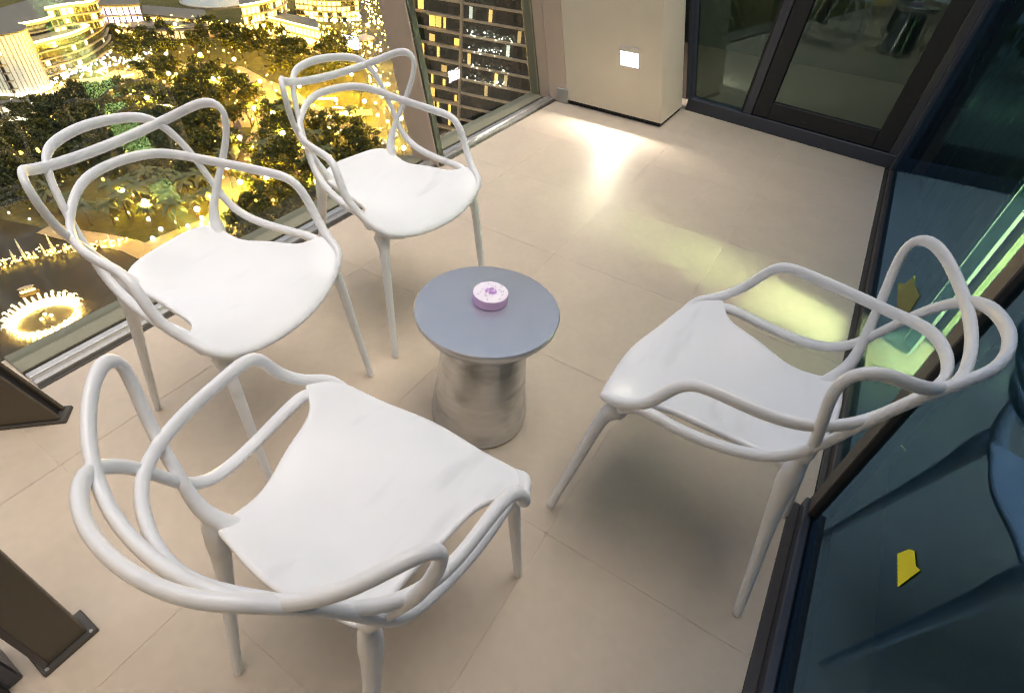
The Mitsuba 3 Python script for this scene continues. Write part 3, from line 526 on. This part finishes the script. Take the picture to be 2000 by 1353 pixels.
# tear-shaped canopy
t = thing('canopy', 'dark teardrop shaped canopy over the golden terrace', 'canopy')
a = np.linspace(0, 2 * math.pi, 40); CX = [(-221.8, 149.0)][0]; CY = [(-187.1, 119.4)][0]
d = np.array(CY) - np.array(CX); L = np.linalg.norm(d); d = d / L; e = np.array([-d[1], d[0]])
tear = Polygon([tuple(np.array(CX) + d * (L * 0.5 * (1 - math.cos(q)) - 3.0) + e * 5.2 * math.sin(q) * math.sin(q / 2 + math.pi / 2 * 0 + 0.0) * (0.28 + 0.9 * (1 + math.cos(q)) / 2)) for q in a]).buffer(0.05)
part(t, 'roof', extrude(tear, GZ + 4.6, GZ + 5.2), 'teardrop')
part(t, 'column', cat([tube([(CX[0] + d[0] * k, CX[1] + d[1] * k, GZ), (CX[0] + d[0] * k, CX[1] + d[1] * k, GZ + 4.6)], 0.25, seg=6) for k in (2, 9)]), 'pole')

# ---- fountain on the lake
t = thing('fountain', 'glowing round ring of fountain jets on the dark lake', 'fountain')
FC = np.array([(-157.8, 33.0)][0]); FR_ = 7.6
ring = trimesh.creation.torus(FR_, 0.55, major_sections=48, minor_sections=8); ring.apply_translation((FC[0], FC[1], GZ + 0.7)); part(t, 'ring_light', ring, 'frost', glow=(26, 19, 6), weight=2.0)
for k in range(34):
    a = k * 2 * math.pi / 34; o = np.array([math.cos(a), math.sin(a)]); s = 1 if k % 2 else 0.8
    m = tube([(FC[0] + o[0] * (FR_ + r), FC[1] + o[1] * (FR_ + r), GZ + 0.6 + h) for r, h in ((0.2, 0), (0.9 * s, 1.5 * s), (1.5 * s, 2.1 * s), (2.0 * s, 1.9 * s), (2.3 * s, 1.2 * s))], [0.42, 0.4, 0.34, 0.24, 0.1], seg=6); part(t, 'jet', m, 'water_jet')
part(t, 'centre_light', trimesh.util.concatenate([trimesh.creation.icosphere(1, 0.5).apply_translation((FC[0] + dx, FC[1] + dy, GZ + 0.7)) for dx, dy in ((-1, 0.5), (0.8, 1.2), (0.5, -1.0))]), 'frost', glow=(1.2, 0.8, 0.12))
t = thing('fountain', 'long line of golden fountain jets across the lake', 'fountain')
FL = LineString([(-196.6, 30.6), (-193.2, 37.4), (-190.2, 44.7), (-186.2, 51.8), (-180.9, 58.6), (-176.3, 66.9)]); nj = 0; pts = []; up = []
for k in range(150):
    p = FL.interpolate(k / 149, normalized=True); pts.append((p.x + rng.normal(0, 1.1), p.y + rng.normal(0, 1.1)))
part(t, 'underwater_light', cat([trimesh.creation.icosphere(0, rng.uniform(0.18, 0.42)).apply_translation((x, y, GZ + rng.uniform(0.4, 2.2))) for x, y in pts]), 'frost', glow=(1.8, 1.15, 0.16), weight=1.0)
for k in range(16):
    p = FL.interpolate((k + 0.5) / 16, normalized=True); h = (2.5, 4.5, 7.5)[k % 3] * (1 if k < 11 else 0.6)
    part(t, 'jet', tube([(p.x, p.y, GZ + 0.1), (p.x + 0.1, p.y, GZ + h * 0.6), (p.x + 0.2, p.y + 0.1, GZ + h)], [0.42, 0.34, 0.12], seg=6), 'water_jet')
t = thing('boat', 'small lit wooden boat with canopy on the dark lake', 'boat')
B0, B1 = [np.array(p) for p in [(-173.0, 33.3), (-171.4, 38.2)]]; bd = (B1 - B0) / np.linalg.norm(B1 - B0); bn = np.array([-bd[1], bd[0]]); BL = np.linalg.norm(B1 - B0)
hull = Polygon([tuple(B0 + bd * (u * BL) + bn * w) for u, w in ((0, 0), (0.2, 0.9), (0.5, 1.15), (0.8, 0.9), (1, 0), (0.8, -0.9), (0.5, -1.15), (0.2, -0.9))])
part(t, 'hull', extrude(hull, GZ + 0.12, GZ + 0.9), 'bark'); part(t, 'canopy', extrude(hull.buffer(-0.35), GZ + 2.3, GZ + 2.5), 'stone'); part(t, 'lantern', extrude(LineString([tuple(B0 + bd * BL * 0.2), tuple(B0 + bd * BL * 0.8)]).buffer(0.35), GZ + 1.0, GZ + 1.5), 'frost', glow=(0.8, 0.45, 0.07))

# ---- buildings
def quad(a, b, z0, z1, out=0.0):
    a, b = np.array(a, float), np.array(b, float); d = b - a; n = np.array([d[1], -d[0]]); n /= np.linalg.norm(n) + 1e-9
    if np.dot(n, -a) < 0: n = -n
    a, b = a + n * out, b + n * out; V = [(a[0], a[1], z0), (b[0], b[1], z0), (b[0], b[1], z1), (a[0], a[1], z1)]
    m = trimesh.Trimesh(V, [(0, 1, 2), (0, 2, 3)], process=False)
    if np.dot(m.face_normals[0][:2], n) < 0: m.invert()
    return m
def smooth_line(pts, n=26): return [tuple(p) for p in spline(np.array(pts), n)]
def curved_block(t, front, z0, z1, floors, depth=45, lit=0.35, seed=0, led=None, body='dark_facade', warm=(3.9, 2.55, 1.05), slab_out=1.4, base_lights=None):
    """front: plan line facing the viewer; floors with projecting slab bands, lit and dark windows between them"""
    g = np.random.default_rng(seed); F = smooth_line(front); c = np.mean(F, axis=0); away = c / np.linalg.norm(c)
    back = [tuple(np.array(p) + away * depth) for p in (F[-1], F[0])]; poly = Polygon(F + back).buffer(0)
    part(t, 'body', extrude(poly, z0, z1), body); part(t, 'roof', extrude(poly.buffer(0.8), z1, z1 + 0.8), 'roof_grey')
    fh = (z1 - z0) / floors; ON, OFF = [], []
    for k in range(floors):
        zb = z0 + k * fh
        band = LineString(F).buffer(slab_out, cap_style=2); part(t, 'slab', extrude(band, zb + fh * 0.86, zb + fh), 'slab')
        L = LineString(F); n = int(L.length / 3.4)
        for i in range(n):
            a, b = L.interpolate((i + 0.12) / n, normalized=True), L.interpolate((i + 0.88) / n, normalized=True)
            (ON if g.random() < lit else OFF).append(quad((a.x, a.y), (b.x, b.y), zb + 0.3, zb + fh * 0.84, 0.12))
    if OFF: labels[part(t, 'window', cat(OFF), 'dark_glass')] = {'kind': 'stuff'}
    if ON: labels[part(t, 'lit_window', cat(ON), 'frost', glow=warm)] = {'kind': 'stuff', 'label': 'lit windows'}
    if led: part(t, 'roof_light', tube([(p[0] * 0.9955, p[1] * 0.9955, z1 + 1.2) for p in F], 0.45, seg=6), 'frost', glow=led)
    if base_lights: labels[part(t, 'entrance_lights', cat([trimesh.creation.icosphere(0, 0.7).apply_translation((p.x * 0.985, p.y * 0.985, z0 + 2.6)) for p in [LineString(F).interpolate((i + 0.5) / base_lights, normalized=True) for i in range(base_lights)]]), 'frost', glow=WHITE)] = {'kind': 'stuff'}
LEDC = (3.2, 2.6, 0.9)
t = thing('shopping_mall', 'curved dark lower mall block with light line, above the white glass drum', 'building')
curved_block(t, [(-338.9, 108.9), (-344.5, 120.3), (-346.7, 127.1), (-349.6, 137.8), (-353.2, 151.6), (-363.3, 166.4), (-373.9, 177.6), (-386.4, 186.5)], GZ, -82, 5, 60, 0.12, 1, LEDC, warm=(0.375, 0.285, 0.18), base_lights=16)
t = thing('shopping_mall', 'curved dark upper mall block at the top left corner', 'building')
curved_block(t, [(-349.8, 105.9), (-357.6, 122.3), (-360.2, 129.9), (-362.5, 144.7), (-372.5, 157.7), (-384.5, 166.7)], -83, -76, 2, 40, 0.10, 2, LEDC, warm=(0.45, 0.3, 0.12))
t = thing('tower_block', 'amber lit curved tower block behind the mall, top left', 'building')
curved_block(t, [(-360.8, 147.6), (-362.7, 156.2), (-362.4, 164.0), (-362.2, 172.1), (-370.3, 178.9)], -83, -71, 3, 30, 0.35, 3, LEDC, warm=(1.35, 0.825, 0.18), body='stone')
t = thing('glass_drum', 'white glowing glass drum pavilion in front of the mall', 'pavilion')
DC = [(-349.3, 117.8)][0]; DR = 12.0
part(t, 'wall', lathe([(DR, 0), (DR, 26)], 48).apply_translation((DC[0], DC[1], GZ)), 'frost', smooth=True, glow=(0.075, 0.070, 0.052))
labels[part(t, 'fin', cat([box(-0.15, 0.15, -0.15, 0.15, 0, 26).apply_translation((DC[0] + (DR + 0.3) * math.cos(q), DC[1] + (DR + 0.3) * math.sin(q), GZ)) for q in np.linspace(0, 6.283, 40)]), 'stone')] = {'kind': 'stuff'}
part(t, 'base_light', lathe([(DR + 1.2, 0.2), (DR + 1.2, 1.2), (DR + 0.4, 1.2)], 48).apply_translation((DC[0], DC[1], GZ)), 'frost', glow=(1.2, 1.05, 0.7)); part(t, 'roof', lathe([(0, 26.2), (DR + 0.6, 26.2), (DR + 0.6, 26.8), (0, 26.8)], 48).apply_translation((DC[0], DC[1], GZ)), 'roof_grey')
t = thing('entrance_hall', 'bright white entrance hall with amber doors left of the lake', 'building')
curved_block(t, [(-302.6, 76.5), (-305.1, 87.2), (-304.7, 96.1), (-295.6, 99.1)], GZ, -92, 2, 10, 0.8, 4, None, body='stone', warm=(0.2, 0.18, 0.13), base_lights=12)
t = thing('hotel_wing', 'low block with purple lit facade beyond the mall', 'building')
curved_block(t, [(-417.3, 200.7), (-409.6, 209.5), (-403.9, 220.5)], GZ, -84, 3, 30, 1.0, 5, None, warm=(0.24, 0.195, 0.54), base_lights=10)
t = thing('arcade', 'long low arcade glowing orange under a grey roof', 'building')
curved_block(t, [(-412.8, 226.6), (-397.6, 234.5), (-379.8, 241.2), (-374.4, 247.1)], GZ, -92, 2, 26, 0.9, 6, None, body='stone', warm=(0.825, 0.45, 0.09))
t = thing('terrace_block', 'long grey flat roofed block in front of the purple wing', 'building')
curved_block(t, [(-410.5, 197.6), (-394.7, 206.7), (-378.0, 220.6), (-366.5, 240.5)], GZ, -94, 1, 14, 0.5, 7, None, body='roof_grey', warm=(0.375, 0.24, 0.09))
t = thing('domed_hall', 'pale blue lit rounded hall at the top of the park', 'building')
HC = [(-449.8, 307.4)][0]; part(t, 'dome', lathe([(24, 0), (23, 6), (19, 11), (11, 15), (0, 16.5)], 40).apply_translation((HC[0], HC[1], GZ)), 'frost', smooth=True, glow=(0.012, 0.022, 0.032)); part(t, 'plinth', lathe([(26, 0), (26, 1.5), (23, 1.5)], 40).apply_translation((HC[0], HC[1], GZ)), 'stone')
t = thing('canopy_hall', 'golden lit hall with a bright canopy edge right of the domed hall', 'building')
curved_block(t, [(-361.7, 268.5), (-341.5, 273.1), (-317.8, 273.8), (-298.8, 274.4)], GZ, -90, 2, 26, 1.0, 8, (5, 3.6, 0.9), body='stone', warm=(1.5, 0.93, 0.15), base_lights=9)
t = thing('curved_hall', 'hall with a curved light line behind the golden canopy hall', 'building')
curved_block(t, [(-341.5, 251.0), (-341.3, 264.9), (-346.0, 283.8), (-357.8, 301.6)], GZ, -80, 4, 30, 0.6, 9, (3.5, 2.6, 0.7), body='stone', warm=(0.75, 0.48, 0.12))
t = thing('lit_block', 'yellow lit facade block at the top, beyond the lawn', 'building')
curved_block(t, [(-366.0, 316.7), (-342.8, 327.4), (-330.8, 347.0)], GZ, -86, 4, 30, 0.8, 10, None, body='stone', warm=(1.05, 0.78, 0.105), base_lights=12)
t = thing('screen', 'small blue white glowing screen on the avenue forecourt', 'screen')
SCR = [(-282.3, 278.3), (-270.0, 280.3)]; part(t, 'display', quad(SCR[0], SCR[1], GZ + 2.5, GZ + 10, 0.3), 'frost', glow=(0.32, 0.42, 0.60)); part(t, 'frame', extrude(LineString(SCR).buffer(0.25, cap_style=2), GZ, GZ + 10.5), 'pole')
t = thing('pavilion', 'small pinkish roofed pavilion beside the glowing screen', 'pavilion')
pc = [(-279.9, 296.6)][0]; part(t, 'roof', lathe([(0, 7.5), (7, 5.5), (7, 5), (0, 5)], 8).apply_translation((pc[0], pc[1], GZ)), 'mullion_paint'); part(t, 'column', cat([box(-0.3, 0.3, -0.3, 0.3, 0, 5).apply_translation((pc[0] + 5 * math.cos(q), pc[1] + 5 * math.sin(q), GZ)) for q in np.arange(6) * 1.047]), 'stone')
t = thing('fairy_lights', 'countless tiny lights sprinkled through the park', 'lights', kind='stuff')
FP = [Polygon(g[0]).buffer(0) for g in GROVES]; fl_ = []
while len(fl_) < 400:
    P = FP[int(rng.integers(len(FP)))]; x0, y0, x1, y1 = P.bounds; x, y = rng.uniform(x0, x1), rng.uniform(y0, y1)
    if P.contains(Point(x, y)) and not LAKE.contains(Point(x, y)): fl_.append(trimesh.creation.icosphere(0, 0.22 + 0.75 * rng.random() ** 3).apply_translation((x, y, GZ + rng.uniform(0.8, 7.5))))
put(t, cat(fl_), 'frost', glow=(0.9, 0.55, 0.07))
t = thing('fairy_lights', 'dense golden sparkle of lights over the avenue and its forecourt', 'lights', kind='stuff')
FP = [Polygon(q).buffer(0) for q in ([(-350.1, 284.8), (-404.4, 362.9), (-388.2, 430.8), (-244.7, 284.5), (-150.1, 182.0), (-145.3, 165.7), (-198.9, 215.5), (-270.4, 274.9), (-290.7, 254.9)], [(-350.1, 284.8), (-404.4, 362.9), (-388.2, 430.8), (-244.7, 284.5), (-270.4, 274.9), (-290.7, 254.9)], [(-429.7, 201.1), (-381.5, 255.9), (-335.8, 270.0), (-321.4, 257.4), (-367.4, 237.4), (-393.1, 193.3)])]; fl_ = []
while len(fl_) < 420:
    P = FP[int(rng.integers(3))]; x0, y0, x1, y1 = P.bounds; x, y = rng.uniform(x0, x1), rng.uniform(y0, y1)
    if P.contains(Point(x, y)): fl_.append(trimesh.creation.icosphere(0, rng.uniform(0.3, 1.05)).apply_translation((x, y, GZ + rng.uniform(1.0, 9))))
put(t, cat(fl_), 'frost', glow=(1.5, 1.0, 0.16))
t = thing('fairy_lights', 'white sparkling lights at the mall entrances', 'lights', kind='stuff'); P = Polygon([(-308.0, 101.4), (-306.9, 92.3), (-315.6, 87.8), (-323.2, 101.9), (-333.9, 123.5), (-352.0, 140.5), (-354.7, 166.0), (-367.7, 194.3), (-350.3, 193.1), (-337.9, 166.3), (-336.4, 137.5), (-321.5, 119.6)]).buffer(0); fl_ = []; x0, y0, x1, y1 = P.bounds
while len(fl_) < 130:
    x, y = rng.uniform(x0, x1), rng.uniform(y0, y1)
    if P.contains(Point(x, y)): fl_.append(trimesh.creation.icosphere(0, rng.uniform(0.3, 0.8)).apply_translation((x, y, GZ + rng.uniform(1.0, 5))))
put(t, cat(fl_), 'frost', glow=(2.0, 1.9, 1.6))
# cars on the avenue and the street
CARB = [shaped(cat([cbox(-2.2, 2.2, -0.9, 0.9, 0.35, 0.95, 0.15), cbox(-1.1, 1.3, -0.78, 0.78, 0.951, 1.45, 0.2)]), m) for m in ('car_white', 'car_dark')]; HEADL = shaped(cat([box(2.205, 2.30, s - 0.25, s + 0.25, 0.55, 0.85) for s in (-0.6, 0.6)]), 'frost')
for line, n, lab, grp in ((AVENUE, 12, 'car with lit headlights driving on the bright avenue', 'cars on the avenue'), (STREET, 3, 'car with lit headlights on the cross street', 'cars on the cross street')):
    L = LineString(line)
    for k in range(n):
        dd = L.length * (k + 0.5) / n; p, q = L.interpolate(dd), L.interpolate(dd + 1); s = 1 if k % 2 else -1; dx, dy = (q.x - p.x) * s, (q.y - p.y) * s
        xf = at(p.x - dy * 4, p.y + dx * 4, GZ + 0.37, math.degrees(math.atan2(dy, dx)), 1.0); t = thing('car', lab, 'car', grp)
        put(t + '__body', None, None, shape=CARB[k % 2], xf=xf); put(t + '__headlights', None, None, shape=HEADL, xf=xf, glow=(2.5, 2.2, 1.4))

# ---- the neighbouring tower seen through the right window pane
TA = math.radians(8); TX_ = np.array([math.cos(TA), math.sin(TA)]); TN = np.array([math.sin(TA), -math.cos(TA)]); T0 = np.array([-84.4, 123.7])
t = thing('residential_tower', 'dark residential tower with pale floor edges beyond the window', 'building')
def tw(u0, u1, v0, v1, z0, z1):
    m = box(u0, u1, v0, v1, z0, z1); v = m.vertices.copy(); m.vertices = np.c_[T0[0] + TX_[0] * v[:, 0] - TN[0] * v[:, 1], T0[1] + TX_[1] * v[:, 0] - TN[1] * v[:, 1], v[:, 2]]; return m
part(t, 'body', cat([tw(-14, -0.4, 1.8, 22, GZ, 6), tw(-0.4, 46, 0.8, 24, GZ, 6)]), 'dark_facade')
part(t, 'pier', tw(-0.5, 0.1, -0.1, 0.79, GZ, 6), 'slab')
LITW = {(-46.2, -9.2), (-46.2, -5.6), (-46.2, -2.0), (-53.0, -9.2), (-53.0, -2.0), (-49.6, -7.0), (-70.0, -4), (-66.6, -10.5)}
f = 0
for k in range(24):
    z = -94.0 + k * 3.4
    part(t, 'slab', tw(-13.8, -9.8, 0.9, 1.79, z, z + 0.45), 'slab'); part(t, 'slab', tw(-9.7, -0.6, 0.0, 1.79, z, z + 0.45), 'slab'); part(t, 'slab', tw(0.2, 19.9, -0.2, 0.79, z, z + 0.42), 'slab'); part(t, 'slab', tw(20.0, 46, 0.1, 0.79, z, z + 0.42), 'slab')
    for u in (-12.4, -9.2, -7.4, -5.6, -3.8, -2.0):
        on = rng.random() < 0.34; w = rng.choice([0.35, 0.8]) if on else 0.85; br = rng.uniform(0.3, 1.2)
        part(t, 'window', tw(u - w, u + w, 1.70, 1.79, z + 0.6, z + rng.choice([2.2, 3.0])), 'frost' if on else 'dark_glass', glow=(0.30 * br, 0.17 * br, 0.016 * br) if on else None)
    for u in (2, 4.6, 7.2, 9.8, 12.4, 15, 18, 24):
        on = rng.random() < 0.16; w = 0.45 if on else 1.2; cool = rng.random() < 0.35; br = rng.uniform(0.2, 1.0)
        part(t, 'window', tw(u - w, u + w, 0.70, 0.79, z + 0.5, z + 3.0), 'frost' if on else 'dark_glass', glow=((0.10, 0.115, 0.09) if cool else (0.24 * br, 0.14 * br, 0.02 * br)) if on else None)
sp = []
for _ in range(150):
    u, z = rng.uniform(1, 14), rng.choice([-33.4, -36.8, -40.2, -43.6, -64, -67.4]) + rng.uniform(0.8, 2.4)
    m = trimesh.creation.icosphere(0, 0.06 + 0.2 * rng.random() ** 2); m.apply_translation((T0[0] + TX_[0] * u + TN[0] * 0.35, T0[1] + TX_[1] * u + TN[1] * 0.35, z)); sp.append(m)
labels[part(t, 'balcony_lights', cat(sp), 'frost', glow=(1.1, 1.2, 1.0))] = {'kind': 'stuff'}
t2 = thing('podium', 'gold lit podium roof at the foot of the dark tower', 'building')
part(t2, 'deck', tw(-16, 46, -22, -0.3, GZ, GZ + 9), 'roof_dark')
for u in (-8, 2, 9, 16, 26): part(t2, 'roof_light', tw(u - 1.8, u + 1.8, -12.6, -11.4, GZ + 9.1, GZ + 9.6), 'frost', glow=(1.2, 0.7, 0.08))
